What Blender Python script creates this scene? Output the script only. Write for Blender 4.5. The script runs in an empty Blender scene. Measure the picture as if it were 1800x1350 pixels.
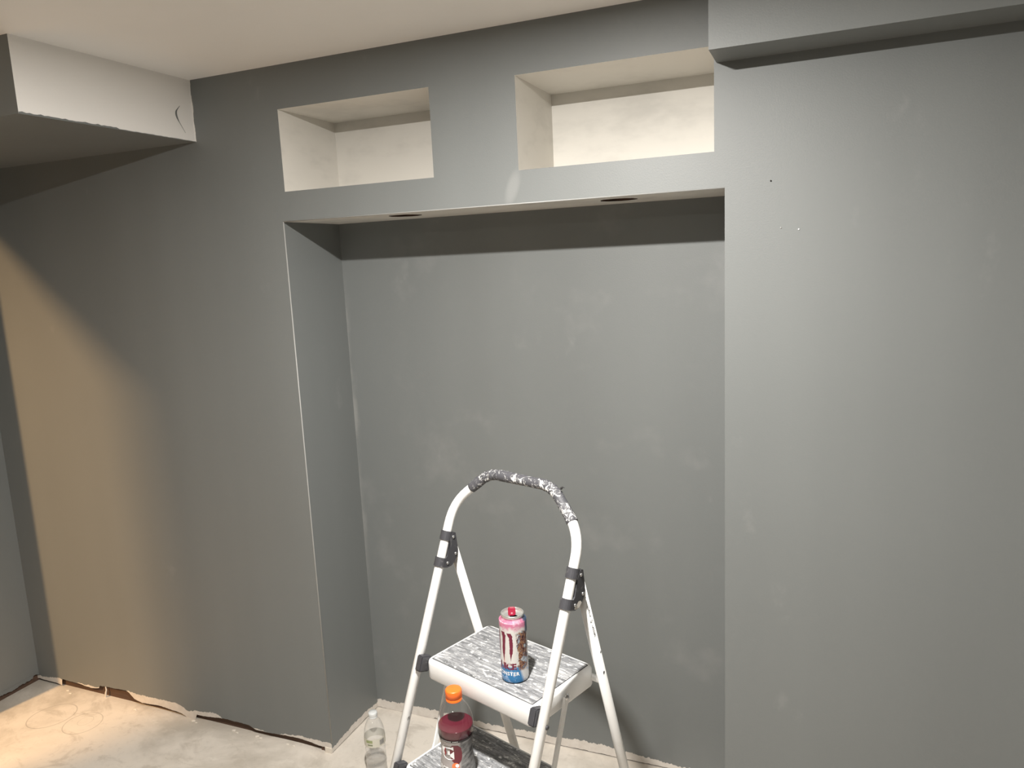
import bpy, bmesh, math, random
from mathutils import Vector, Matrix
S = bpy.context.scene
C = S.collection
R = math.radians
random.seed(4)

# ---------------------------------------------------------------- camera
CAM = Vector((1.6046, -1.995, 1.6982)); YAW, PITCH, ROLL, FPX = 0.3996, -0.1624, -0.0468, 1331.6
_f = Vector((-math.sin(YAW)*math.cos(PITCH), math.cos(YAW)*math.cos(PITCH), math.sin(PITCH)))
_r = Vector((math.cos(YAW), math.sin(YAW), 0)); _u = _r.cross(_f)
_r2 = _r*math.cos(ROLL)+_u*math.sin(ROLL); _u2 = _u*math.cos(ROLL)-_r*math.sin(ROLL)
cam = bpy.data.cameras.new('camera'); camo = bpy.data.objects.new('camera', cam); C.objects.link(camo)
cam.sensor_width = 36; cam.sensor_fit = 'HORIZONTAL'; cam.lens = FPX/1800*36; cam.clip_start = .02
m = Matrix((_r2, _u2, -_f)).transposed().to_4x4(); m.translation = CAM; camo.matrix_world = m
S.camera = camo

# ---------------------------------------------------------------- world, exposure, room lights
w = bpy.data.worlds.new('world'); S.world = w; w.use_nodes = True
w.node_tree.nodes['Background'].inputs[0].default_value = (.5, .48, .45, 1)
w.node_tree.nodes['Background'].inputs[1].default_value = 0.0
S.view_settings.view_transform = 'Standard'; S.view_settings.look = 'None'
S.view_settings.gamma = 1; S.view_settings.use_curve_mapping = False
S.view_settings.exposure = 0.0
HC = 2.3194                                    # ceiling height
FZ = -0.010                                    # floor level
def downlight_lamp(loc, power, col, size, name):
    l = bpy.data.lights.new(name, 'AREA'); l.shape = 'DISK'; l.size = size; l.energy = power; l.color = col
    o = bpy.data.objects.new(name, l); C.objects.link(o); o.location = loc
    return o
COOL = (1, .965, .91); WARM = (1, .62, .30)
LIGHTS = [((1.03, -1.09, HC-.012), 83, COOL, .075), ((1.15, -2.95, HC-.012), 13, COOL, .30),
          ((-1.80, -1.92, 2.285), 120, WARM, .06)]
LIGHT_NAMES = ('ceiling_downlight_ladder_offscreen', 'ceiling_downlight_room_offscreen', 'hall_ceiling_light_offscreen')
for L, nm in zip(LIGHTS, LIGHT_NAMES): downlight_lamp(*L, nm)

# ---------------------------------------------------------------- material helpers
def mat(name, col=(.5,.5,.5), rough=.5, metal=0, spec=.5):
    m = bpy.data.materials.new(name); m.use_nodes = True
    b = m.node_tree.nodes['Principled BSDF']
    b.inputs['Base Color'].default_value = (*col, 1); b.inputs['Roughness'].default_value = rough
    b.inputs['Metallic'].default_value = metal; b.inputs['Specular IOR Level'].default_value = spec
    return m
class NT:
    def __init__(s, m): s.m = m; s.t = m.node_tree; s.b = s.t.nodes['Principled BSDF']
    def n(s, typ, **kw):
        x = s.t.nodes.new(typ)
        for k, v in kw.items(): setattr(x, k, v)
        return x
    def put(s, sock, v):
        if isinstance(v, bpy.types.NodeSocket): s.t.links.new(v, sock)
        elif isinstance(v, (tuple, list)) and len(v) == 3 and sock.type == 'RGBA': sock.default_value = (*v, 1)
        else: sock.default_value = v
    def math(s, op, a, b=None, c=None, clamp=False):
        x = s.n('ShaderNodeMath', operation=op); x.use_clamp = clamp
        for i, v in enumerate((a, b, c)):
            if v is not None: s.put(x.inputs[i], v)
        return x.outputs[0]
    def coord(s, scale=(1,1,1), loc=(0,0,0), kind='Object'):
        c = s.n('ShaderNodeTexCoord'); mp = s.n('ShaderNodeMapping'); s.t.links.new(c.outputs[kind], mp.inputs[0])
        mp.inputs['Scale'].default_value = scale; mp.inputs['Location'].default_value = loc
        return mp.outputs[0]
    def noise(s, vec, scale, detail=4, rough=.5, dist=0):
        x = s.n('ShaderNodeTexNoise'); s.put(x.inputs['Vector'], vec); x.inputs['Scale'].default_value = scale
        x.inputs['Detail'].default_value = detail; x.inputs['Roughness'].default_value = rough; x.inputs['Distortion'].default_value = dist
        return x.outputs[0]
    def xyz(s, vec):
        x = s.n('ShaderNodeSeparateXYZ'); s.put(x.inputs[0], vec); return x.outputs
    def ramp(s, fac, stops, interp='LINEAR'):
        x = s.n('ShaderNodeValToRGB'); x.color_ramp.interpolation = interp; s.put(x.inputs[0], fac)
        e = x.color_ramp.elements
        while len(e) < len(stops): e.new(.5)
        for el, (p, c) in zip(e, stops): el.position = p; el.color = (*c, 1) if len(c) == 3 else c
        return x.outputs[0]
    def step(s, v, lo, hi):
        x = s.n('ShaderNodeMapRange'); x.interpolation_type = 'SMOOTHSTEP'; s.put(x.inputs[0], v)
        x.inputs[1].default_value = lo; x.inputs[2].default_value = hi
        return x.outputs[0]
    def mix(s, f, a, b, mode='MIX'):
        x = s.n('ShaderNodeMix', data_type='RGBA', blend_type=mode)
        s.put(x.inputs[0], f); s.put(x.inputs[6], a); s.put(x.inputs[7], b)
        return x.outputs[2]
    def base(s, v): s.put(s.b.inputs['Base Color'], v)
    def bump(s, h, strength=.2, dist=.01):
        x = s.n('ShaderNodeBump'); s.put(x.inputs['Height'], h); x.inputs['Strength'].default_value = strength
        x.inputs['Distance'].default_value = dist; s.put(s.b.inputs['Normal'], x.outputs[0])
G3 = lambda v: (v, v, v)

# grey wall paint: roller lap marks, patchy touch-ups, orange peel
GREY = (.168, .178, .176)
def wall_paint(name, extra=None):
    m = mat(name, GREY, .5, 0, .62); t = NT(m)
    v = t.coord()
    big = t.noise(v, 1.7, 3, .5); lap = t.noise(t.coord((5.5, 5.5, .35)), 1.0, 2, .4)
    tone = t.math('ADD', t.math('MULTIPLY', t.math('SUBTRACT', big, .5), .22), t.math('MULTIPLY', t.math('SUBTRACT', lap, .5), .42))
    col = t.mix(t.math('ADD', tone, .5, clamp=True), tuple(c*.84 for c in GREY), tuple(c*1.16 for c in GREY))
    scuff = t.step(t.noise(t.coord((1, 1, .7), (3, 1, 2)), 5.5, 5, .65), .64, .80)
    col = t.mix(t.math('MULTIPLY', scuff, .22), col, (.33, .33, .32))
    if extra: col = extra(t, col)
    t.base(col)
    t.put(t.b.inputs['Roughness'], t.math('ADD', .47, t.math('MULTIPLY', big, .12)))
    t.bump(t.noise(v, 260, 2, .5), .10, .002)
    return m
def main_wall_marks(t, col):
    x, y, z = t.xyz(t.coord())
    # white ceiling paint lapped over onto the wall beside the soffit
    n = t.noise(t.coord((1, 1, 1)), 16, 3, .6)
    edge = t.math('ADD', -.3295, t.math('MULTIPLY', n, .020))
    k = t.math('MULTIPLY', t.math('LESS_THAN', x, edge), t.math('GREATER_THAN', z, 2.127))
    col = t.mix(k, col, (.70, .68, .65))
    # pale touch-up brush mark on the lintel
    d = t.math('ADD', t.math('POWER', t.math('DIVIDE', t.math('SUBTRACT', t.math('SUBTRACT', x, .79), t.math('MULTIPLY', t.math('SUBTRACT', z, 1.89), .3)), .018), 2),
               t.math('POWER', t.math('DIVIDE', t.math('SUBTRACT', z, 1.895), .042), 2))
    k = t.math('MULTIPLY', t.step(d, 1.8, .1), .20)
    return t.mix(k, col, (.42, .42, .41))
def alcove_marks(t, col):
    x, y, z = t.xyz(t.coord())
    n = t.noise(t.coord((10, 10, 3)), 1.6, 4, .6)
    k = t.math('MULTIPLY', t.step(t.math('ADD', x, t.math('MULTIPLY', n, .09)), .072, .034), t.math('MULTIPLY', t.step(z, .35, .8), t.step(z, 1.72, 1.45)))
    col = t.mix(t.math('MULTIPLY', k, .40), col, (.40, .39, .37))
    n2 = t.noise(t.coord((1, 1, 1), (7, 2, 3)), 4.0, 4, .6)
    return t.mix(t.math('MULTIPLY', t.step(n2, .55, .75), .16), col, (.36, .35, .34))
M_WALL = wall_paint('grey_paint_main', main_wall_marks)
M_ALC = wall_paint('grey_paint_alcove', alcove_marks)
M_GREY = wall_paint('grey_paint')
def white_paint(name, col, amt):
    m = mat(name, col, .55); t = NT(m); v = t.coord((1, 1, 2.2))
    n = t.step(t.noise(v, 4.2, 4, .6), .46, .74)
    t.base(t.mix(t.math('MULTIPLY', n, amt), col, tuple(c*.62 for c in col))); t.bump(t.noise(t.coord(), 200, 2), .08, .002)
    return m
M_NICHE = white_paint('cream_primer', (.71, .685, .635), .42)
M_CEIL = white_paint('ceiling_white', (.90, .88, .855), .04)
M_SOFFW = white_paint('soffit_white', (.90, .88, .85), .03)
M_BARE = mat('bare_drywall', (.66, .61, .56), .85); t = NT(M_BARE); t.base(t.mix(t.noise(t.coord(), 40, 4, .6), (.52, .47, .42), (.76, .72, .67)))
M_BEAD = mat('corner_bead', (.36, .36, .35), .4)
M_WOOD = mat('sill_wood', (.16, .07, .035), .8); t = NT(M_WOOD); t.base(t.mix(t.noise(t.coord((3, 30, 40)), 2.5, 5, .6), (.040, .028, .022), (.135, .070, .042)))
M_DARK = mat('dark_void', (.012, .011, .010), .9)
M_CHALK = mat('pale_chip', (.72, .66, .58), .8)

# concrete floor with joint-compound haze, smears and faint pencil rings
M_FLOOR = mat('concrete', (.55, .5, .44), .62); t = NT(M_FLOOR); v = t.coord()
a = t.noise(v, 1.6, 6, .62, .6); b = t.noise(t.coord((1, 1.6, 1), (4, 2, 0)), 4.5, 6, .66, 1.1); c = t.noise(v, 55, 4, .6)
col = t.mix(t.step(a, .40, .62), (.71, .655, .585), (.48, .435, .375))
col = t.mix(t.math('MULTIPLY', t.step(b, .56, .68), .62), col, (.72, .67, .60))
col = t.mix(t.math('MULTIPLY', t.step(b, .46, .34), .55), col, (.46, .41, .35))
col = t.mix(t.math('MULTIPLY', t.step(c, .52, .8), .25), col, (.34, .30, .26))
x, y, z = t.xyz(v)
for cx, cy, rx, ry, an in ((-1.222, -.170, .078, .088, -.55), (-1.055, -.165, .070, .070, 0), (-1.058, -.150, .026, .030, 0)):
    dx = t.math('SUBTRACT', x, cx); dy = t.math('SUBTRACT', y, cy)
    ux = t.math('ADD', t.math('MULTIPLY', dx, math.cos(an)), t.math('MULTIPLY', dy, math.sin(an)))
    uy = t.math('SUBTRACT', t.math('MULTIPLY', dy, math.cos(an)), t.math('MULTIPLY', dx, math.sin(an)))
    rr = t.math('SQRT', t.math('ADD', t.math('POWER', t.math('DIVIDE', ux, rx), 2), t.math('POWER', t.math('DIVIDE', uy, ry), 2)))
    ring = t.step(t.math('ABSOLUTE', t.math('SUBTRACT', rr, 1)), .035, .012)
    col = t.mix(t.math('MULTIPLY', ring, .42), col, (.22, .19, .165))
t.base(col); t.bump(t.math('ADD', t.math('MULTIPLY', c, .4), b), .16, .006)

# ladder and prop materials
M_STEEL = mat('white_enamel', (.80, .80, .79), .32); t = NT(M_STEEL); v = t.coord()
n1 = t.noise(v, 38, 5, .65); n2 = t.noise(t.coord((1, 1, .45), (5, 1, 2)), 62, 3, .5)
col = t.mix(t.math('MULTIPLY', t.step(n1, .55, .75), .30), (.80, .80, .79), (.62, .60, .57))
col = t.mix(t.step(n2, .735, .76), col, (.10, .095, .09)); t.base(col)
M_STEP = mat('white_step_enamel', (.82, .82, .815), .30)
M_MAT = mat('tread_mat', (.4, .4, .41), .75); t = NT(M_MAT); v = t.coord()
st = t.noise(t.coord((9, 50, 9)), 2.0, 6, .75, .6); sp = t.noise(t.coord((18, 34, 18)), 2.6, 5, .7); 
br = t.n('ShaderNodeTexBrick'); t.put(br.inputs['Vector'], t.coord((1, 1, 1))); br.inputs['Scale'].default_value = 22; br.inputs['Mortar Size'].default_value = .035
br.inputs['Brick Width'].default_value = .9; br.inputs['Row Height'].default_value = .26
col = t.ramp(st, ((.30, G3(.05)), (.43, (.15, .155, .165)), (.56, (.32, .325, .335)), (.68, G3(.66))))
col = t.mix(t.step(sp, .56, .64), col, G3(.74))
col = t.mix(t.math('MULTIPLY', br.outputs['Fac'], .45), col, G3(.16))
t.base(col); t.bump(t.math('ADD', t.math('MULTIPLY', br.outputs['Fac'], -.6), st), .5, .003)
M_GRIP = mat('grip_foam', (.1, .1, .11), .6); t = NT(M_GRIP)
n1 = t.noise(t.coord((1, 1, 1)), 58, 6, .78, 2.2); n2 = t.noise(t.coord((1, 1, 1), (2, 3, 1)), 16, 3, .6)
k = t.step(t.math('ADD', n1, t.math('MULTIPLY', n2, .45)), .76, .83)
t.base(t.mix(k, (.062, .062, .070), (.70, .695, .68))); t.bump(k, .4, .002)
M_PLAST = mat('dark_plastic', (.055, .055, .062), .42); t = NT(M_PLAST); t.base(t.mix(t.step(t.noise(t.coord(), 60, 5, .7), .56, .8), (.05, .05, .056), (.17, .17, .17)))
M_RIVET = mat('rivet', (.55, .55, .55), .3, .9)
M_SMEAR = mat('paint_smear', (.66, .63, .58), .6)
M_INK = mat('black_print', (.02, .02, .022), .5)
M_RUBBER = mat('rubber', (.03, .03, .03), .7)
M_BRACE = mat('brace_steel', (.52, .52, .52), .35, .6)
M_ALU = mat('aluminium', (.74, .73, .71), .28, .85)
M_TAB = mat('red_tab', (.20, .003, .022), .4, 0)
M_MAROON = mat('maroon_print', (.13, .008, .030), .35)
M_WHITEP = mat('white_print', (.80, .80, .80), .45)
M_ORANGE = mat('orange_cap', (.88, .155, .018), .38)
M_CAPW = mat('frosted_cap', (.66, .68, .68), .4)
def clear(name, tint, refl=.9, rough=.03, haze=0.0, hazecol=(.7, .7, .7)):
    m = bpy.data.materials.new(name); m.use_nodes = True; t = m.node_tree; t.nodes.clear()
    o = t.nodes.new('ShaderNodeOutputMaterial'); tr = t.nodes.new('ShaderNodeBsdfTransparent'); gl = t.nodes.new('ShaderNodeBsdfGlossy')
    df = t.nodes.new('ShaderNodeBsdfDiffuse'); df.inputs[0].default_value = (*hazecol, 1)
    lw = t.nodes.new('ShaderNodeLayerWeight'); lw.inputs[0].default_value = .5; pw = t.nodes.new('ShaderNodeMath'); pw.operation = 'POWER'; pw.inputs[1].default_value = 4.5
    fr = t.nodes.new('ShaderNodeMath'); fr.operation = 'MULTIPLY_ADD'; fr.inputs[1].default_value = .85; fr.inputs[2].default_value = .045
    t.links.new(lw.outputs['Facing'], pw.inputs[0]); t.links.new(pw.outputs[0], fr.inputs[0])
    mx = t.nodes.new('ShaderNodeMixShader'); mh = t.nodes.new('ShaderNodeMixShader')
    mh.inputs[0].default_value = haze
    tr.inputs[0].default_value = (*tint, 1); gl.inputs['Roughness'].default_value = rough; gl.inputs[0].default_value = (refl, refl, refl, 1)
    t.links.new(tr.outputs[0], mh.inputs[1]); t.links.new(df.outputs[0], mh.inputs[2])
    t.links.new(fr.outputs[0], mx.inputs[0]); t.links.new(mh.outputs[0], mx.inputs[1]); t.links.new(gl.outputs[0], mx.inputs[2]); t.links.new(mx.outputs[0], o.inputs[0])
    return m
M_CLEAR = clear('clear_plastic', (.97, .97, .965), haze=.012)
M_CLEARW = clear('clear_thin_plastic', (.97, .97, .97), haze=.16, hazecol=(.85, .85, .83))
M_WATER = clear('water', (.985, .985, .985), haze=.02)
M_JUICE = mat('red_drink', (.090, .004, .016), .15, 0, .35)

# ---------------------------------------------------------------- mesh helpers
def obj(name, bm, material, parent=None, smooth=False, loc=None):
    me = bpy.data.meshes.new(name); bm.normal_update(); bm.to_mesh(me); bm.free()
    for mm in (material if isinstance(material, (list, tuple)) else [material]): me.materials.append(mm)
    if smooth: me.polygons.foreach_set('use_smooth', [True]*len(me.polygons))
    o = bpy.data.objects.new(name, me); C.objects.link(o)
    if parent: o.parent = parent
    if loc: o.location = loc
    return o
def struct(name, bm, material, label, **k):
    o = obj(name, bm, material, **k); o['kind'] = 'structure'; o['label'] = label; return o
def thing(name, label, cat, loc, rz=0, group=None):
    o = bpy.data.objects.new(name, None); C.objects.link(o); o.location = loc; o.rotation_euler = (0, 0, rz)
    o.empty_display_size = .05; o['label'] = label; o['category'] = cat
    if group: o['group'] = group
    return o
def quad(bm, pts, mi=0):
    f = bm.faces.new([bm.verts.new(p) for p in pts]); f.material_index = mi; return f
def box(bm, x0, x1, y0, y1, z0, z1, mi=0):
    v = [bm.verts.new((x, y, z)) for x in (x0, x1) for y in (y0, y1) for z in (z0, z1)]
    for q in ((0,1,3,2), (4,6,7,5), (0,4,5,1), (2,3,7,6), (0,2,6,4), (1,5,7,3)):
        bm.faces.new([v[i] for i in q]).material_index = mi
def fix(bm): bmesh.ops.recalc_face_normals(bm, faces=bm.faces); return bm
def fillet(pts, rad, n=7):
    pts = [Vector(p) for p in pts]; out = [pts[0]]
    for i in range(1, len(pts)-1):
        a, b, c = pts[i-1], pts[i], pts[i+1]; r = rad[i] if isinstance(rad, (list, tuple)) else rad
        d1 = (a-b); d2 = (c-b); r1 = min(r, d1.length*.49); r2 = min(r, d2.length*.49)
        p0 = b+d1.normalized()*r1; p2 = b+d2.normalized()*r2
        for k in range(n+1):
            s = k/n; out.append(p0*(1-s)**2+b*2*s*(1-s)+p2*s*s)
    out.append(pts[-1]); return out
def tube(bm, pts, r, seg=16, cap=True):
    pts = [Vector(p) for p in pts]; rings = []; up = None
    for i, p in enumerate(pts):
        d = (pts[min(i+1, len(pts)-1)]-pts[max(i-1, 0)]).normalized()
        if up is None:
            up = d.orthogonal().normalized()
        else:
            up = (up-d*up.dot(d)).normalized()
        s = d.cross(up); rr = r(i/(len(pts)-1)) if callable(r) else r
        rings.append([bm.verts.new(p+(up*math.cos(a)+s*math.sin(a))*rr) for a in (2*math.pi*k/seg for k in range(seg))])
    for A, B in zip(rings, rings[1:]):
        for k in range(seg): bm.faces.new((A[k], A[(k+1) % seg], B[(k+1) % seg], B[k]))
    if cap: bm.faces.new(rings[0][::-1]); bm.faces.new(rings[-1])
    return bm
def lathe(bm, prof, seg=40, cap0=True, cap1=True, wob=None):
    rings = []
    for r, z in prof:
        rings.append([bm.verts.new(((r+(wob(a, z) if wob else 0))*math.cos(a), (r+(wob(a, z) if wob else 0))*math.sin(a), z)) for a in (2*math.pi*k/seg for k in range(seg))])
    for A, B in zip(rings, rings[1:]):
        for k in range(seg): bm.faces.new((A[k], A[(k+1) % seg], B[(k+1) % seg], B[k]))
    if cap0: bm.faces.new(rings[0][::-1])
    if cap1: bm.faces.new(rings[-1])
    return bm
def smooth_prof(pts, n=5):
    out = []
    for i in range(len(pts)-1):
        p0 = pts[max(i-1, 0)]; p1 = pts[i]; p2 = pts[i+1]; p3 = pts[min(i+2, len(pts)-1)]
        for k in range(n):
            s = k/n
            out.append(tuple(.5*((2*p1[j])+(-p0[j]+p2[j])*s+(2*p0[j]-5*p1[j]+4*p2[j]-p3[j])*s*s+(-p0[j]+3*p1[j]-3*p2[j]+p3[j])*s**3) for j in (0, 1)))
    out.append(pts[-1]); return out
def lerp(tab, x):
    if x <= tab[0][0]: return tab[0][1]
    for (a, p), (b, q) in zip(tab, tab[1:]):
        if x <= b: return p+(q-p)*(x-a)/max(b-a, 1e-9)
    return tab[-1][1]
def text_bm(s, size, spacing=1.0, bold=0.0):
    cu = bpy.data.curves.new('t', 'FONT'); cu.body = s; cu.size = size; cu.space_character = spacing; cu.align_x = 'CENTER'; cu.align_y = 'CENTER'; cu.offset = bold; cu.resolution_u = 3
    o = bpy.data.objects.new('t', cu); C.objects.link(o)
    me = o.to_mesh(); bm = bmesh.new(); bm.from_mesh(me); o.to_mesh_clear(); bpy.data.objects.remove(o); bpy.data.curves.remove(cu)
    bmesh.ops.triangulate(bm, faces=bm.faces)
    return bm
def wrap(bm, rad, u0, zc, sub=True):
    """bend a flat print (x right, y up, metres) round a vertical axis; u0 = angle of its centre, right of it is +x seen from outside"""
    for v in bm.verts:
        x, y = v.co.x, v.co.y; z = zc+y; r = rad(z) if callable(rad) else rad
        r0 = rad(zc) if callable(rad) else rad
        a = u0+x/r0; v.co = (r*math.cos(a), r*math.sin(a), z)
    return bm
def poly_grid(bm, outline_rows):
    """rows of (y, xleft, xright) -> strip of quads"""
    prev = None
    for y, xl, xr in outline_rows:
        n = 4; row = [bm.verts.new((xl+(xr-xl)*k/n, y, 0)) for k in range(n+1)]
        if prev:
            for k in range(n): bm.faces.new((prev[k], prev[k+1], row[k+1], row[k]))
        prev = row
    return bm

# ---------------------------------------------------------------- the room
XL, XR, YF, XH = -1.5275, 4.2, -4.3, -3.2      # left wall face, right wall, wall behind the camera, hall wall
W, D, HA = 1.3601, .2997, 1.85                 # alcove width, depth, height
NL = (.0182, .5485, 1.942, 2.1902); NR = (.8116, 1.3349, 1.9394, 2.1874); ND = .2958

# wall with alcove opening and two niches; its foot is ragged where the board stops short of the slab
gap = [(-1.60, .000), (-1.489, .000), (-1.420, -.002), (-1.388, -.006), (-1.383, .024), (-1.293, .022), (-1.211, .015), (-1.162, .023), (-1.155, .036), (-1.007, .042), (-.989, .035), (-.963, .013), (-.921, .004), (-.828, .011),
       (-.764, .005), (-.716, .002), (-.683, -.010), (-.638, -.010), (-.634, .011), (-.578, .014), (-.546, .017), (-.495, .024), (-.45, .023), (-.371, .021), (-.342, .008), (-.278, .010), (-.222, .015), (-.16, .017), (-.099, .015), (-.059, .008), (-.030, .008), (-.027, -.010), (0, -.010)]
white = [(-1.60, .010), (-1.534, .012), (-1.457, .018), (-1.387, .025), (-1.382, .020), (-1.02, .030), (-.993, .041), (-.939, .038), (-.814, .039), (-.721, .039), (-.698, .029), (-.680, .020), (-.603, .031), (-.538, .036), (-.495, .022), (-.26, .008), (-.222, .019), (-.118, .028), (-.057, .029), (-.002, .023)]
def ragged(bm, x0, x1, gfun, wfun, top, place, stepw=.004, seed=1, amp=.0035):
    rnd = random.Random(seed); n = max(2, int((x1-x0)/stepw)); prev = None; j = 0
    for i in range(n+1):
        x = x0+(x1-x0)*i/n; j = j*.6+rnd.uniform(-1, 1)*.7
        g = max(FZ, gfun(x)+j*amp*.35); wv = max(g, wfun(x)+j*amp)
        cur = [bm.verts.new(place(x, z)) for z in (g, wv, top)]
        if prev:
            for k in (0, 1):
                bm.faces.new((prev[k], cur[k], cur[k+1], prev[k+1])).material_index = 1-k
        prev = cur
bm = bmesh.new()
ragged(bm, XH, 0, lambda x: lerp(gap, x), lambda x: lerp(white, x), .08, lambda x, z: (x, 0, z))
ragged(bm, W, XR, lambda x: -.006, lambda x: .020, .08, lambda x, z: (x, 0, z), .02)
xs = sorted({XH, 0, W, XR, *NL[:2], *NR[:2]}); zs = sorted({.08, HA, HC, *NL[2:], *NR[2:]})
for xa, xb in zip(xs, xs[1:]):
    for za, zb in zip(zs, zs[1:]):
        xm, zm = (xa+xb)/2, (za+zb)/2
        if 0 < xm < W and zm < HA: continue
        if NL[0] < xm < NL[1] and NL[2] < zm < NL[3]: continue
        if NR[0] < xm < NR[1] and NR[2] < zm < NR[3]: continue
        quad(bm, ((xa, 0, za), (xb, 0, za), (xb, 0, zb), (xa, 0, zb)))
bmesh.ops.remove_doubles(bm, verts=bm.verts, dist=1e-5)
wall = struct('wall_back', bm, [M_WALL, M_BARE], 'grey painted wall with a tall alcove and two high niches')
def disc(x, y, z, r, m, parent, name):
    b = bmesh.new(); lathe(b, [(r, 0), (r*.8, .0012), (r*.3, .0016)], 10); b.transform(Matrix.Translation((x, y, z)) @ Matrix.Rotation(R(90), 4, 'X')); return obj(name, b, m, parent)
disc(1.469, -.0005, 1.858, .0022, M_DARK, wall, 'nail_hole'); disc(1.534, -.0005, 1.739, .0020, M_WHITEP, wall, 'paint_speck'); disc(1.493, -.0005, 1.745, .0020, M_BEAD, wall, 'nail_hole')
# pale sliver and chip of plaster left on the bare foot of the wall
bm = bmesh.new(); tube(bm, [(-1.128, -.002, FZ), (-1.124, -.001, .010), (-1.121, .001, .022), (-1.124, .002, .036)], lambda s: .0042-.002*s, 8); obj('plaster_sliver', bm, M_CHALK, wall)
bm = bmesh.new(); box(bm, -.028, -.001, -.004, .002, FZ, .010); obj('plaster_chip', bm, M_CHALK, wall)

# sill plate seen in the gap below the board
bm = bmesh.new(); box(bm, XL, -.002, .0125, .05, FZ, .075); box(bm, -1.60, -1.5395, -.6, .0125, FZ, .075)
struct('trim_1', fix(bm), M_WOOD, 'dark brown wood plate exposed under the torn wall foot')

# alcove: left side, right side, back, soffit ceiling with two open cut-outs
bm = bmesh.new()
ragged(bm, 0, D, lambda y: FZ+.003, lambda y: FZ+.030-.02*abs(y/D-.55), .08, lambda y, z: (0, y, z), .004, 3, .004)
quad(bm, ((0, 0, .08), (0, D, .08), (0, D, HA), (0, 0, HA)))
struct('wall_alcove_left', fix(bm), [M_GREY, M_BARE], 'grey painted left side of the alcove')
bm = bmesh.new(); quad(bm, ((W, 0, FZ), (W, D, FZ), (W, D, HA), (W, 0, HA)))
struct('wall_alcove_right', bm, M_GREY, 'grey painted right side of the alcove')
bm = bmesh.new()
ragged(bm, 0, W, lambda x: FZ+.0035 if x > .25 else FZ+.001, lambda x: .022+.006*math.sin(x*9)-.012*max(0, (x-.9)/.4), .08, lambda x, z: (x, D, z), .0035, 5, .0045)
quad(bm, ((0, D, .08), (W, D, .08), (W, D, HA), (0, D, HA)))
struct('wall_alcove_back', bm, [M_ALC, M_BARE], 'grey painted back wall of the alcove with a bare strip at its foot')
bm = bmesh.new(); box(bm, -.05, W, D+.0125, D+.05, FZ, .075); box(bm, -.05, -.0125, .004, D+.0125, FZ, .075)
struct('trim_2', fix(bm), M_WOOD, 'wood plate behind the thin gap between alcove walls and floor')
HOLES = [(.373, .125), (1.055, .135)]; HR = .052
bm = bmesh.new(); vs = []
def hole_panel(bm, xa, xb, cx, cy, r, n=32):
    ring = []; outer = []
    for k in range(n):
        a = 2*math.pi*k/n; dx, dy = math.cos(a), math.sin(a)
        jag = r*(1+.03*math.sin(5*a)+.02*math.sin(11*a))
        ring.append(bm.verts.new((cx+dx*jag, cy+dy*jag, HA)))
        tx = ((xb-cx)/dx if dx > 1e-6 else (xa-cx)/dx if dx < -1e-6 else 1e9); ty = ((D-cy)/dy if dy > 1e-6 else (0-cy)/dy if dy < -1e-6 else 1e9)
        s = min(tx, ty); outer.append(bm.verts.new((cx+dx*s, cy+dy*s, HA)))
    cn = {}
    for k in range(n):
        k2 = (k+1) % n; A, B = outer[k].co, outer[k2].co; face = [ring[k], ring[k2], outer[k2]]
        if abs(A.x-B.x) > 1e-6 and abs(A.y-B.y) > 1e-6:
            px = A.x if (abs(A.x-xa) < 1e-6 or abs(A.x-xb) < 1e-6) else B.x
            py = A.y if (abs(A.y) < 1e-6 or abs(A.y-D) < 1e-6) else B.y
            face.append(bm.verts.new((px, py, HA)))
        face.append(outer[k]); bm.faces.new(face)
hole_panel(bm, 0, .7, *HOLES[0], HR); hole_panel(bm, .7, W, *HOLES[1], HR)
ac = struct('ceiling_alcove', bm, M_NICHE, 'pale unpainted underside of the lintel with two round cut-outs')
for cx, cy in HOLES:
    b = bmesh.new(); lathe(b, [(HR*1.02, 0), (HR*1.02, .082)], 32, cap0=False); b.transform(Matrix.Translation((cx, cy, HA+.0005))); obj('downlight_hole', b, M_WOOD, ac)
# niches, each one cream-white recess
for i, (N, lab) in enumerate(((NL, 'cream white niche recess nearer the soffit, high in the grey wall'), (NR, 'cream white niche recess next to the grey beam, high in the grey wall'))):
    x0, x1, z0, z1 = N; bm = bmesh.new()
    quad(bm, ((x0, ND, z0), (x1, ND, z0), (x1, ND, z1), (x0, ND, z1))); quad(bm, ((x0, 0, z0), (x0, ND, z0), (x0, ND, z1), (x0, 0, z1)))
    quad(bm, ((x1, 0, z0), (x1, ND, z0), (x1, ND, z1), (x1, 0, z1))); quad(bm, ((x0, 0, z0), (x1, 0, z0), (x1, ND, z0), (x0, ND, z0)))
    quad(bm, ((x0, 0, z1), (x1, 0, z1), (x1, ND, z1), (x0, ND, z1)))
    struct('wall_niche', bm, M_NICHE, lab)
# corner beads: thin proud edges of the alcove
bm = bmesh.new(); tube(bm, [(.0008, .0008, .03), (.0008, .0008, HA)], .0021, 8); struct('trim_3', bm, M_BEAD, 'thin pale corner bead on the alcove edge', smooth=True)
bm = bmesh.new(); tube(bm, [(.0, .0006, HA+.0004), (W, .0006, HA+.0004)], .0017, 8); struct('trim_4', bm, M_BEAD, 'thin pale bead along the lintel edge', smooth=True)

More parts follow.
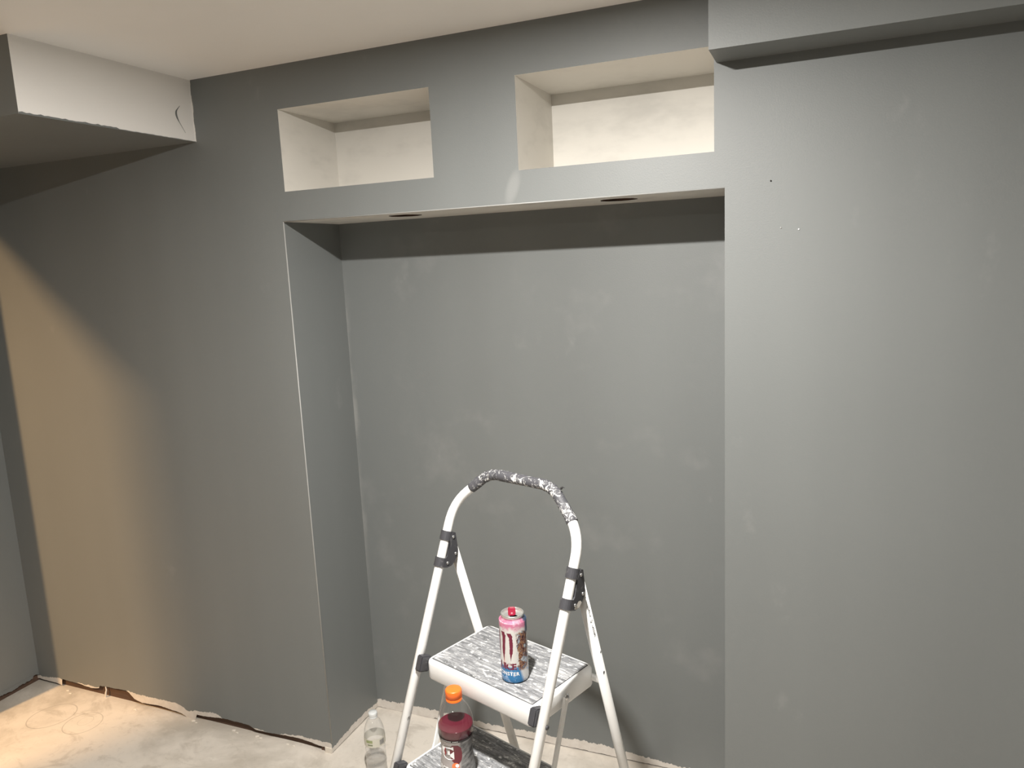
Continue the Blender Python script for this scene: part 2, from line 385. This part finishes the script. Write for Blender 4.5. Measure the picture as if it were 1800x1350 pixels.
# left wall with a doorway into a warmly lit hall, hall shell, far walls, ceiling, floor
bm = bmesh.new(); T = .122
def leftpiece(y0, y1, z0, z1): box(bm, XL-T, XL, y0, y1, z0, z1)
leftpiece(-.6, 0, .030, HC); leftpiece(-1.64, -.6, 2.14, HC); leftpiece(YF, -1.64, FZ, HC)
fix(bm)
rnd = random.Random(11); prev = None; j = 0                       # torn lower edge of the board
for i in range(121):
    y = -.6+.6*i/120; j = j*.7+rnd.uniform(-1, 1)*.5; z = max(FZ, .014+j*.006+(.008 if y > -.03 else 0)); cur = [bm.verts.new((XL, y, z)), bm.verts.new((XL, y, .0305))]
    if prev: bm.faces.new((prev[0], cur[0], cur[1], prev[1]))
    prev = cur
struct('wall_left', bm, M_GREY, 'grey painted wall meeting the main wall at the corner')
bm = bmesh.new(); quad(bm, ((XR, 0, FZ), (XR, YF, FZ), (XR, YF, HC), (XR, 0, HC))); struct('wall_right', bm, M_GREY, 'grey wall across the room')
bm = bmesh.new(); quad(bm, ((XH, YF, FZ), (XR, YF, FZ), (XR, YF, HC), (XH, YF, HC))); struct('wall_front', bm, M_GREY, 'grey wall behind the viewer')
bm = bmesh.new(); quad(bm, ((XH, 0, FZ), (XH, YF, FZ), (XH, YF, HC), (XH, 0, HC))); struct('wall_hall', bm, M_GREY, 'grey wall of the adjoining hall')
bm = bmesh.new(); quad(bm, ((XH, YF, HC), (XR, YF, HC), (XR, 0, HC), (XH, 0, HC))); struct('ceiling', bm, M_CEIL, 'smooth off-white ceiling')
bm = bmesh.new(); box(bm, XH, XR, YF, D+.06, FZ-.05, FZ); struct('floor', fix(bm), M_FLOOR, 'pale dusty concrete floor with plaster smears')
fl = bpy.data.objects['floor']; rnd = random.Random(21)
for x_, y_, s_ in ((-1.33, -.018, 6), (-1.30, -.030, 5), (-.64, -.012, 6), (-.62, -.018, 4), (-.44, -.010, 7), (-.42, -.016, 5), (-.33, -.010, 7), (-.31, -.014, 5), (-.19, -.010, 5), (-.16, -.012, 6), (-.93, -.03, 7), (.10, .12, 5)):
    b = bmesh.new(); bmesh.ops.create_icosphere(b, subdivisions=1, radius=s_*.001)
    for v in b.verts: v.co = Vector((v.co.x*rnd.uniform(.7, 1.9), v.co.y*rnd.uniform(.6, 1.1), v.co.z*.35+s_*.0002))
    obj('plaster_crumb', b, M_CHALK, fl, loc=(x_, y_, FZ))
# boxed soffit: white side, grey underside and end
SX, SZ, SL = -.3218, 2.1263, .597
bm = bmesh.new()
quad(bm, ((SX, -SL, SZ), (SX, 0, SZ), (SX, 0, HC), (SX, -SL, HC)), 1)
quad(bm, ((XL, -SL, SZ), (XL, 0, SZ), (SX, 0, SZ), (SX, -SL, SZ)), 0); quad(bm, ((XL, -SL, SZ), (SX, -SL, SZ), (SX, -SL, HC), (XL, -SL, HC)), 0)
sof = struct('ceiling_soffit', fix(bm), [M_GREY, M_SOFFW], 'boxed soffit with a white side and grey underside in the ceiling corner')
bm = bmesh.new(); tube(bm, fillet([(SX+.0005, -.052, 2.232), (SX+.0005, -.078, 2.205), (SX+.0005, -.040, 2.150)], .03), lambda s: .0006+.0034*math.sin(math.pi*min(1, s*1.05)), 8)
for v in bm.verts: v.co.x = SX+(v.co.x-SX)*.25
obj('paint_streak', bm, M_GREY, sof)
bm = bmesh.new(); rnd = random.Random(8); prev = None
for i in range(60):
    y = -SL+SL*i/59; h = .0035+.003*rnd.random(); cur = [bm.verts.new((SX+.0006, y, SZ)), bm.verts.new((SX+.0006, y, SZ+h*(1 if y < -.30 else .35)))]
    if prev: bm.faces.new((prev[0], cur[0], cur[1], prev[1]))
    prev = cur
obj('paint_edge', bm, M_GREY, sof)
# grey beam box on the right
BX, BZ, BD = 1.341, 2.1475, .134
bm = bmesh.new(); box(bm, BX, XR, -BD, 0, BZ, HC); struct('ceiling_beam', fix(bm), M_GREY, 'grey boxed beam running along the wall under the ceiling')
# ceiling downlights (trim ring and lens) that carry the lamps
def fixture(i, loc, size):
    t = thing('ceiling_downlight', ('round recessed ceiling light over the step ladder', 'wide round ceiling light over the open room', 'warm ceiling light in the hall past the doorway')[i], 'ceiling light', (loc[0], loc[1], HC if i < 2 else HC))
    r = max(.060, size/2+.01)
    b = bmesh.new(); lathe(b, [(r+.012, -.001), (r+.015, -.006), (r+.002, -.008), (r, -.002)], 32, False, False); obj('trim_ring', b, M_WHITEP, t, True)
    b = bmesh.new(); lathe(b, [(r, -.003), (r*.5, -.0032)], 32); obj('lens', b, mat('lens', (.9, .9, .9), .4), t)
for i, L in enumerate(LIGHTS): fixture(i, L[0], L[3])

# ---------------------------------------------------------------- step ladder
TH = -.3346; OX, OY = .8387, -.4933
lad = thing('step_ladder', 'white folding step ladder with a paint-smeared dark grip in front of the alcove', 'step ladder', (OX, OY, 0), TH)
# ladder space: x lateral, y = -forward, z up
WF, WR, ZT, DP = .2091, .2112, .7005, .247
fb = lambda z: -.0077-.4084*(z-ZT)              # forward offset of the front legs
rb = lambda z: -.1633+.2873*(z-.9)
def P(a, b, z): return Vector((a, -b, z))
zc = 1.157; half = [(WF, FZ+.02), (WF, 1.068), (.105, zc)]
path = [P(-a, fb(z), z) for a, z in half]+[P(a, fb(z), z) for a, z in reversed(half)]
bm = bmesh.new(); full = fillet(path, [0, .055, .035, .035, .055, 0], 8); tube(bm, full, .0121, 18); obj('front_frame', bm, M_STEEL, lad, True)
# foam grip over the top of the hoop
g0 = P(-.150, fb(1.113), 1.113); g1 = P(.185, fb(1.093), 1.093)
gp = fillet([P(-.158, fb(1.1105), 1.1105), P(-.105, fb(zc), zc), P(.105, fb(zc), zc), P(.190, fb(1.088), 1.088)], .036, 8)
def arc_insert(pts, n=6):
    out = []
    for a, b in zip(pts, pts[1:]): out += [a+(b-a)*k/n for k in range(n)]
    return out+[pts[-1]]
gp = [p for p in arc_insert(full, 14) if (p.x < 0 and p.x > -.156 and p.z > 1.0) or (p.x >= 0 and p.z > 1.090)]
bm = bmesh.new(); rnd = random.Random(2); tube(bm, gp, lambda s: .0137+.0004*math.sin(s*47)+.0003*math.sin(s*91), 20); grip = obj('grip', bm, M_GRIP, lad, True); grip['label'] = 'dark foam grip smeared with white paint'
bm = bmesh.new(); pf = P(.135, fb(1.14), 1.1585); tube(bm, [pf, pf+Vector((.006, -.001, .005)), pf+Vector((.013, -.003, .005))], lambda s: .0032-.0026*s, 8); obj('torn_flap', bm, M_RUBBER, grip)
for sg in (-1, 1):
    bm = bmesh.new(); tube(bm, [P(sg*WR, rb(FZ+.02), FZ+.02), P(sg*WR, rb(.972), .972)], .0124, 18); leg = obj('rear_leg', bm, M_STEEL, lad, True)
    for fun, ww, nm in ((fb, WF, 'front_foot'), (rb, WR, 'rear_foot')):
        bm = bmesh.new(); k = (fun(.1)-fun(0))/.1
        tube(bm, [P(sg*ww, fun(FZ), FZ), P(sg*ww, fun(FZ+.045), FZ+.045)], .0155, 16); obj(nm, bm, M_RUBBER, lad, True)
# hinge brackets
def bracket(sg):
    dirn = P(0, -.4084, 1).normalized(); back = Vector((0, dirn.z, -dirn.y))          # along the leg, and square to it towards the rear
    if back.y < 0: back = -back
    base = P(sg*WF, fb(.912), .912)
    q = lambda t, n, a=0: base+dirn*t+back*n+Vector((a, 0, 0))
    bm = bmesh.new()
    for t0, t1 in ((0, .024), (.070, .094)): tube(bm, [q(t0, 0), q(t1, 0)], .0155, 20)
    arc = [(.094, .008), (.094, .017), (.060, .036), (.046, .0405), (.032, .041), (.018, .037), (.007, .029), (.001, .016), (.0, .002), (.023, .002), (.031, .0065), (.061, .0065), (.071, .002)]
    for a0, a1 in ((.0118, .0155), (-.0155, -.0118)):
        A = [bm.verts.new(q(t, n, a0)) for t, n in arc]; B = [bm.verts.new(q(t, n, a1)) for t, n in arc]
        bm.faces.new(A); bm.faces.new(B[::-1])
        for k in range(len(arc)): bm.faces.new((A[k], A[(k+1) % len(arc)], B[(k+1) % len(arc)], B[k]))
    # spine closing the channel at the rear
    sp = arc[1:8]
    for (t0, n0), (t1, n1) in zip(sp, sp[1:]):
        bm.faces.new([bm.verts.new(p) for p in (q(t0, n0, -.0155), q(t0, n0, .0155), q(t1, n1, .0155), q(t1, n1, -.0155))])
    bmesh.ops.triangulate(bm, faces=[f for f in bm.faces if len(f.verts) > 4])
    br = obj('hinge_bracket', fix(bm), M_PLAST, lad)
    for t_, n_ in ((.082, .012), (.040, .034), (.013, .012)):
        b = bmesh.new(); lathe(b, [(.0042, 0), (.0042, .0015), (.0025, .0028), (.0008, .0030)], 14); b.transform(Matrix.Translation(q(t_, n_, .0155)) @ Matrix.Rotation(R(90), 4, 'Y')); obj('rivet', b, M_RIVET, br, True)
    if sg > 0:
        b = bmesh.new()
        pts = [(.004, .012), (.003, .019), (.009, .030), (.020, .036), (.024, .030), (.022, .022), (.014, .018), (.009, .013)]
        b.faces.new([b.verts.new(q(t_, n_, .0160)) for t_, n_ in pts]); bmesh.ops.triangulate(b, faces=b.faces); obj('paint_smear', b, M_SMEAR, br)
for sg in (-1, 1): bracket(sg)
# steps: folded sheet pan with a ribbed mat on top
def rounded(hw, f0, b0, rf, rbk, n=6):
    out = []
    for cx, cy, a0, r in ((hw-rbk, b0-rbk, 0, rbk), (-hw+rbk, b0-rbk, 90, rbk), (-hw+rf, f0+rf, 180, rf), (hw-rf, f0+rf, 270, rf)):
        for k in range(n+1):
            a = R(a0+90*k/n); out.append((cx+r*math.cos(a), cy+r*math.sin(a)))
    return out
def step(name, z, b_front, depth, hw=.181):
    f0, b0 = -b_front, -b_front+depth
    bm = bmesh.new()
    loops = []
    for ins, zz in ((.010, z-.046), (.002, z-.050), (0, z-.046), (0, z-.010), (.0015, z-.004), (.005, z-.0008), (.011, z)):
        o_ = rounded(hw-ins, f0+ins, b0-ins, .020-ins*.7, .020-ins*.7)
        loops.append([bm.verts.new((x, y, zz)) for x, y in o_])
    for A, B in zip(loops, loops[1:]):
        for k in range(len(A)): bm.faces.new((A[k], A[(k+1) % len(A)], B[(k+1) % len(B)], B[k]))
    bm.faces.new(loops[-1])
    s = obj(name, fix(bm), M_STEP, lad, True); s.data.polygons[-1].use_smooth = False
    bm = bmesh.new(); o_ = rounded(hw-.013, f0+.013, b0-.012, .004, .004, 3)
    A = [bm.verts.new((x, y, z-.0005)) for x, y in o_]; B = [bm.verts.new((x, y, z+.0018)) for x, y in o_]
    for k in range(len(A)): bm.faces.new((A[k], A[(k+1) % len(A)], B[(k+1) % len(A)], B[k]))
    bm.faces.new(B); tm = obj('tread_mat', bm, M_MAT, s); tm['label'] = 'grey ribbed tread mat worn and flecked with white paint'
    bm = bmesh.new(); o2 = rounded(hw-.0118, f0+.0118, b0-.0108, .004, .004, 3)
    A = [bm.verts.new((x, y, z+.0002)) for x, y in o2]; bm.faces.new(A); obj('mat_gap_dark', bm, M_RUBBER, s)  # dark sheet laid in for the shaded, dirty gap between mat and rim
    for sg in (-1, 1):                            # black spacers and pivots between pan and front legs
        zz = z-.022; bb = fb(zz)
        bm = bmesh.new(); box(bm, -.0105, .0105, -.017, .017, -.020, .020); bmesh.ops.bevel(bm, geom=bm.edges[:], offset=.003, segments=2, affect='EDGES')
        bm.transform(Matrix.Translation((sg*(hw+.0085), -bb+.002, zz+.008)) @ Matrix.Rotation(R(-20), 4, 'X')); obj('spacer', bm, M_PLAST, s)
        b = bmesh.new(); lathe(b, [(.0055, 0), (.0055, .002), (.003, .0035)], 14); b.transform(Matrix.Translation((sg*(WF+.0118), -bb, zz-.006)) @ Matrix.Rotation(R(90*sg), 4, 'Y')); obj('pivot_bolt', b, M_PLAST, s, True)
    return s
step('top_step', ZT, 0, .2385); step('middle_step', ZT-DP, .0971, .2385); step('bottom_step', ZT-2*DP, .195, .2385)
# rear bars and folding braces
for z in (.672, .10):
    bm = bmesh.new(); tube(bm, [P(-WR, rb(z), z), P(WR, rb(z), z)], .0085, 12); obj('rear_crossbar', bm, M_STEEL, lad, True)
for sg in (-1, 1):
    A0 = P(sg*.190, -.110, .680); A1 = P(sg*.190, -.017, .428); d = (A1-A0).normalized(); s = Vector((0, d.z, -d.y))
    bm = bmesh.new(); hw_ = .0055
    for x0, x1 in ((-.003, .003),):
        vs = []
        for e, wd in ((A0, .0095), (A0+d*.022, .0065), (A1-d*.022, .0065), (A1, .0095)):
            vs.append([bm.verts.new(e+s*k*wd+Vector((x, 0, 0))) for k, x in ((-1, x0), (1, x0), (1, x1), (-1, x1))])
        for U, V in zip(vs, vs[1:]):
            for k in range(4): bm.faces.new((U[k], U[(k+1) % 4], V[(k+1) % 4], V[k]))
        bm.faces.new(vs[0]); bm.faces.new(vs[-1][::-1])
    br = obj('folding_brace', fix(bm), M_STEEL, lad)
    for e in (A0, A1):
        b = bmesh.new(); lathe(b, [(.0085, 0), (.0085, .003), (.004, .006)], 16); b.transform(Matrix.Translation(e+Vector((sg*-.004 if sg < 0 else -.001, 0, 0))) @ Matrix.Rotation(R(90), 4, 'Y')); obj('brace_rivet', b, M_RIVET, br, True)
# print on the right rear leg, reading down the tube
def leg_print(txt, z0, size, sp=1.0):
    bm = text_bm(txt, size, sp, .00012)
    d = P(0, rb(0)-rb(1), -1).normalized()         # reading direction: down the leg
    c0 = P(WR, rb(z0), z0); n0 = Vector((1, 0, 0)); side = n0.cross(d).normalized()
    for v in bm.verts:
        ang = v.co.y/.0126-.28; v.co = c0+d*v.co.x+(n0*math.cos(ang)+side*math.sin(ang))*.01275
    return obj('lettering', bm, M_INK, lad)
leg_print('GORILLA', .884, .0070, 1.22); leg_print('LADDERS', .828, .0070, 1.22); leg_print('G', .8555, .0115)
for z, b_, w_ in ((.762, -.004, .0030), (.705, .004, .0036)):   # chipped dents
    b = bmesh.new(); lathe(b, [(w_, 0), (w_*.4, .0005)], 9); b.transform(Matrix.Translation(P(WR+.0119, rb(z)+b_*.5, z)) @ Matrix.Rotation(R(90), 4, 'Y') @ Matrix.Scale(1.6, 4, (1, 0, 0))); obj('paint_chip', b, M_PLAST, lad)

def ladder_to_world(a, b, z):
    return Vector((OX, OY, 0))+Matrix.Rotation(TH, 3, 'Z') @ P(a, b, z)
def face_angle(p): return math.atan2(CAM.y-p.y, CAM.x-p.x)

# ---------------------------------------------------------------- drinks can on the top step
cp = ladder_to_world(.062, -.075, ZT+.0018); CR, CH = .0331, .168
can = thing('drink_can', 'tall opened drink can with pink shoulder and maroon claw mark on the ladder top step', 'can', cp, face_angle(cp))
M_CAN = mat('can_print', (.7, .7, .7), .27, .55); t = NT(M_CAN); v = t.coord(); x, y, z = t.xyz(v)
ang = t.math('ARCTAN2', y, x)                       # 0 towards the viewer, + to the viewer's right
uv = t.n('ShaderNodeCombineXYZ'); t.put(uv.inputs[0], ang); t.put(uv.inputs[1], t.math('MULTIPLY', z, 28)); UV = uv.outputs[0]
nn = t.noise(UV, 2.2, 5, .65, .6); nf = t.noise(UV, 1.9, 3, .6, 1.2)
zz = t.math('ADD', z, t.math('MULTIPLY', t.math('SUBTRACT', nn, .5), .030))
col = t.mix(t.step(zz, .132, .146), (.66, .655, .64), (.58, .20, .32))
col = t.mix(t.step(t.math('MULTIPLY', t.step(zz, .140, .15), nf), .45, .62), col, (.70, .40, .50))
blue = t.math('MULTIPLY', t.step(zz, .048, .040), t.step(t.math('ADD', ang, t.math('MULTIPLY', z, 8)), .85, .55))
col = t.mix(blue, col, (.045, .20, .42))
col = t.mix(t.math('MULTIPLY', t.step(zz, .040, .030), t.step(nf, .52, .60)), col, (.30, .42, .62))
# patchwork of browns and darks standing in for the picture panel
wa = t.math('ADD', ang, t.math('MULTIPLY', t.math('SUBTRACT', nn, .5), 1.1))
reg = t.math('MULTIPLY', t.math('MULTIPLY', t.step(wa, .20, .30), t.step(wa, 1.25, 1.1)), t.math('MULTIPLY', t.step(zz, .030, .040), t.step(zz, .134, .124)))
art = t.ramp(nf, ((.30, (.02, .018, .02)), (.43, (.10, .035, .035)), (.49, (.36, .20, .10)), (.54, (.07, .025, .04)), (.62, (.30, .36, .42)), (.70, (.62, .56, .50))))
col = t.mix(reg, col, art)
col = t.mix(t.math('MULTIPLY', t.step(ang, .85, 1.15), t.step(zz, .118, .128)), col, (.07, .10, .16))
t.base(col); t.put(t.b.inputs['Metallic'], .35)
prof = [(.023, .0015), (.0262, 0), (.0285, .003), (.0318, .0085), (CR, .014), (CR, .142), (.0322, .1475), (.0295, .153), (.0268, .1572), (.0262, .1605)]
bm = bmesh.new(); lathe(bm, smooth_prof(prof, 4), 48, True, False); body = obj('can_body', bm, M_CAN, can, True)
bm = bmesh.new(); lathe(bm, [(.0260, .1600), (.0273, .1625), (.0277, .1665), (.0268, CH), (.0252, .1672), (.0246, .1615), (.0235, .1605), (.0225, .1615)], 48, False, False)
hc = Vector((.0115, .003)); hr_, ho_ = [], []
for k in range(40):
    a = 2*math.pi*k/40; d_ = Vector((math.cos(a), math.sin(a))); bq = hc.dot(d_); tt = -bq+math.sqrt(bq*bq-hc.dot(hc)+.0225**2)
    hr_.append(bm.verts.new((hc.x+d_.x*.0081, hc.y+d_.y*.0095, .1618))); ho_.append(bm.verts.new((hc.x+d_.x*tt, hc.y+d_.y*tt, .1615)))
for k in range(40): bm.faces.new((hr_[k], ho_[k], ho_[(k+1) % 40], hr_[(k+1) % 40]))
lid = obj('can_lid', bm, M_ALU, can, True)
bm = bmesh.new(); ol = []
for cx_, cy_, a0_ in ((.001, .0035, 0), (-.0155, .0035, 90), (-.0155, -.0035, 180), (.001, -.0035, 270)):
    ol += [(cx_+.0055*math.cos(R(a0_+18*k)), cy_+.0055*math.sin(R(a0_+18*k))) for k in range(6)]
lo = [bm.verts.new((a_, b_, 0)) for a_, b_ in ol]; hi = [bm.verts.new((a_, b_, .0016)) for a_, b_ in ol]; mid = [bm.verts.new((-.007+(a_+.007)*.72, b_*.66, .0007)) for a_, b_ in ol]
n_ = len(ol); bm.faces.new(lo[::-1]); bm.faces.new(mid)
for k in range(n_): bm.faces.new((lo[k], lo[(k+1) % n_], hi[(k+1) % n_], hi[k])); bm.faces.new((hi[k], hi[(k+1) % n_], mid[(k+1) % n_], mid[k]))
bm.transform(Matrix.Translation((.0015, -.001, .1636)) @ Matrix.Rotation(R(21), 4, 'Y')); tab = obj('ring_tab', bm, M_TAB, lid); tab['label'] = 'crimson ring tab'
bm = bmesh.new(); lathe(bm, [(.0026, 0), (.0020, .0010)], 16); bm.transform(Matrix.Translation((.0010, -.001, .1648)) @ Matrix.Rotation(R(21), 4, 'Y')); obj('tab_rivet', bm, mat('pink_metal', (.75, .35, .42), .25, .6), tab)
rp = CR+.00025
for u0, top, bot, wid, seed in ((R(-79), .131, .060, .0098, 1), (R(-45), .131, .055, .0098, 2), (R(-13), .129, .059, .0094, 3)):   # three claw strokes
    rnd = random.Random(seed); rows = []; n = 26; sway = rnd.uniform(-1, 1)
    for k in range(n+1):
        s = k/n; wv = wid*(1.15 if s < .12 else .95-.25*s if s < .75 else max(.08, (1-s)*2.8*.78))*(1+rnd.uniform(-.13, .13)); cxx = .0012*math.sin(s*5+sway)+(.0035*(1-s/.13) if s < .13 else 0)*-1
        rows.append((top+(bot-top)*s-.095, cxx-wv/2, cxx+wv/2))
    bm = poly_grid(bmesh.new(), rows); wrap(bm, rp, u0, .095); obj('claw_mark', bm, M_MAROON, body)
def can_text(s, size, u, zc, m, rad=rp, sp=1.0, bold=.0003): obj('lettering', wrap(text_bm(s, size, sp, bold), rad, u, zc), m, body)
can_text('JUICE', .0215, R(-36), .0440, M_MAROON, CR+.0004, .95, .0009)
can_text('MONSTER', .0125, R(-35), .0260, M_WHITEP, CR+.0004, 1.12)
radc = lambda z: lerp([(b, a) for a, b in prof[4:]], z)+.0004
can_text('VIKING BERRY', .0070, R(-46), .1490, M_WHITEP, radc, 1.0, .0002)

# ---------------------------------------------------------------- sports drink bottle on the middle step
BH = .236
gpw = ladder_to_world(-.036, .040, ZT-DP+.0018)
bt = thing('sports_drink_bottle', 'sports drink bottle with orange cap and dark red drink on the ladder middle step', 'bottle', gpw, face_angle(gpw))
bprof = smooth_prof([(.030, 0), (.036, .002), (.040, .010), (.0415, .025), (.0410, .045), (.0385, .065), (.0372, .085), (.0380, .102), (.0410, .120), (.0430, .134), (.0433, .146), (.0425, .158), (.0395, .172), (.0335, .187), (.0250, .200), (.0195, .207), (.0172, .210), (.0168, .232)], 5)
bm = bmesh.new(); lathe(bm, bprof, 56, True, True); bb_ = obj('bottle_body', bm, M_CLEAR, bt, True)
rad = lambda z: lerp([(b, a) for a, b in bprof], z)
LV = .147
bm = bmesh.new(); lp = [(max(.001, r-.0016), z+.0015) for r, z in bprof if z < LV]+[(rad(LV)-.0016, LV)]
lathe(bm, lp, 56, True, True); obj('drink', bm, M_JUICE, bt, True)
for p in bt.children[-1].data.polygons:
    if len(p.vertices) > 4: p.use_smooth = False
bm = bmesh.new(); lathe(bm, [(.0194, .2085), (.0197, .2145), (.0190, .2150), (.0190, .2156), (.0198, .2162), (.0198, .2325), (.0188, .2352), (.016, BH), (.001, BH)], 72, False, True, lambda a, z: .0003*math.cos(36*a) if .2155 < z < .233 else 0); obj('cap', bm, M_ORANGE, bt, True)
M_LAB = mat('label_film', (.4, .4, .4), .42); t = NT(M_LAB); v = t.coord(); x, y, z = t.xyz(v); ang = t.math('ARCTAN2', y, x)
uv = t.n('ShaderNodeCombineXYZ'); t.put(uv.inputs[0], ang); t.put(uv.inputs[1], t.math('ADD', t.math('MULTIPLY', z, 70), t.math('MULTIPLY', ang, -.9)))
nf = t.noise(uv.outputs[0], 1.5, 4, .6, .3); n2 = t.noise(v, 60, 3, .6)
col = t.mix(n2, (.30, .275, .27), (.42, .385, .375))
col = t.mix(t.step(ang, .10, .28), col, t.ramp(nf, ((.36, (.035, .033, .035)), (.46, (.14, .137, .135)), (.62, (.25, .245, .24)), (.75, (.36, .35, .34)))))
col = t.mix(t.math('MULTIPLY', t.step(z, .1195, .1205), 1), col, (.018, .012, .013)); t.base(col)
lprof = [(r+.0006, z) for r, z in bprof if .018 < z < .128]
bm = bmesh.new(); lathe(bm, lprof, 64, False, False); lab = obj('label', bm, M_LAB, bt, True); lab['label'] = 'grey wrap label with black band and white letter mark'
rl = lambda z: rad(z)+.0011
M_RED = mat('red_print', (.30, .020, .028), .4); M_PEACH = mat('orange_print', (.85, .20, .07), .4); M_DRED = mat('dark_red_print', (.14, .022, .032), .4)
def lab_print(bm, u, zc, m, k=0): obj('lettering', wrap(bm, (lambda z: rl(z)+k), u, zc), m, lab)
rows = [(.024, -.004, .012), (.016, -.012, .021), (.004, -.013, .024), (-.008, -.012, .024), (-.018, -.006, .020), (-.026, .004, .012)]
lab_print(poly_grid(bmesh.new(), [(y, a*.8, b_*.8) for y, a, b_ in rows]), R(-12), .089, M_DRED)
gtx = text_bm('G', .050, 1, .0026); lab_print(gtx, R(-38), .091, M_WHITEP, .0004)
bolt = [(.020, .000, .006), (.010, -.004, .003), (.003, -.007, .001), (.002, -.006, .007), (-.006, -.004, .003), (-.018, -.0015, -.001)]
lab_print(poly_grid(bmesh.new(), [(y*.62, a*.55, b_*.55) for y, a, b_ in bolt]), R(-46), .091, M_RED, .0008)
bm = bmesh.new(); bmesh.ops.create_circle(bm, cap_ends=True, radius=.0092, segments=20); lab_print(bm, R(-8), .0585, M_PEACH, .0006)
bm = bmesh.new(); bmesh.ops.create_circle(bm, cap_ends=True, radius=.0045, segments=16); lab_print(bm, R(-3), .0605, M_WHITEP, .0009)
lab_print(text_bm('FIERCE', .0165, .95, .0005), R(-66), .0475, M_WHITEP, .0005)
bm = poly_grid(bmesh.new(), [(.008, -.012, .014), (0, -.013, .015), (-.010, -.012, .014)]); lab_print(bm, R(-14), .038, M_PEACH, .0003)
bm = bmesh.new()                                   # unreadable small print on the black band
rnd = random.Random(6)
for k in range(13):
    if k == 8: continue
    x0 = -.024+k*.0034
    for q in range(2):
        xx = x0+q*.0013; quad(bm, ((xx, -.0013, 0), (xx+.0008, -.0013, 0), (xx+.0008, .0013*rnd.uniform(.5, 1), 0), (xx, .0013, 0)))
lab_print(bm, R(-22), .1238, M_WHITEP, .0004)

# ---------------------------------------------------------------- water bottle on the floor
wpw = Vector((.2155, -.042, FZ))
wb = thing('water_bottle', 'clear plastic water bottle with pale cap on the floor beside the ladder', 'bottle', wpw, face_angle(wpw))
ws = 1.06
wprof = [(.026, 0), (.031, .004), (.0325, .014)]
for k in range(5): wprof += [(.0325, .022+k*.014), (.0308, .029+k*.014)]
wprof += [(.0325, .094), (.0318, .100), (.0300, .106), (.0318, .112), (.0325, .118), (.0325, .146), (.0315, .156), (.0285, .170), (.0235, .184), (.0175, .194), (.0135, .199), (.0128, .204), (.0128, .209)]
wprof = smooth_prof([(r*ws, z*ws) for r, z in wprof], 4)
bm = bmesh.new(); lathe(bm, wprof, 48, True, True, lambda a, z: .0007*math.cos(8*a)*math.sin(z*150) if z < .11 else 0); obj('bottle_body', bm, M_CLEARW, wb, True)
bm = bmesh.new(); lathe(bm, [(r-.0012, z+.001) for r, z in wprof if z < .060], 40, True, True); obj('water', bm, M_WATER, wb, True)
bm = bmesh.new(); zc_ = .207*ws; lathe(bm, [(.0148, zc_-.006), (.0150, zc_-.002), (.0146, zc_-.0015), (.0150, zc_-.0008), (.0150, zc_+.0095), (.0140, zc_+.0118), (.002, zc_+.012)], 60, False, True, lambda a, z: .00035*math.cos(30*a) if z > zc_ else 0); obj('cap', bm, M_CAPW, wb, True)
wr = lerp([(b, a) for a, b in wprof], .13)
M_WLAB = mat('paper_label', (.60, .58, .50), .6)
bm = bmesh.new(); lathe(bm, [(wr+.0005, .121), (wr+.0005, .150)], 48, False, False); wl = obj('label', bm, M_WLAB, wb, True)
M_GREEN = mat('green_print', (.30, .34, .17), .6); M_BAR = mat('bar_print', (.10, .10, .13), .6)
def wl_print(bm, u, z, m, k=.0003): obj('print', wrap(bm, wr+.0005+k, u, z), m, wl)
wl_print(poly_grid(bmesh.new(), [(.0095, -.012, .012), (-.0005, -.012, .012)]), R(-34), .138, M_GREEN)
wl_print(poly_grid(bmesh.new(), [(-.004, -.006, .012), (-.009, -.006, .012)]), R(-34), .137, mat('olive_print', (.22, .24, .15), .6))
bm = bmesh.new()
for k in range(9): 
    xx = -.009+k*.0021; quad(bm, ((xx, -.0095, 0), (xx+(.0013 if k % 3 else .0008), -.0095, 0), (xx+(.0013 if k % 3 else .0008), .0085, 0), (xx, .0085, 0)))
wl_print(bm, R(40), .136, M_BAR)
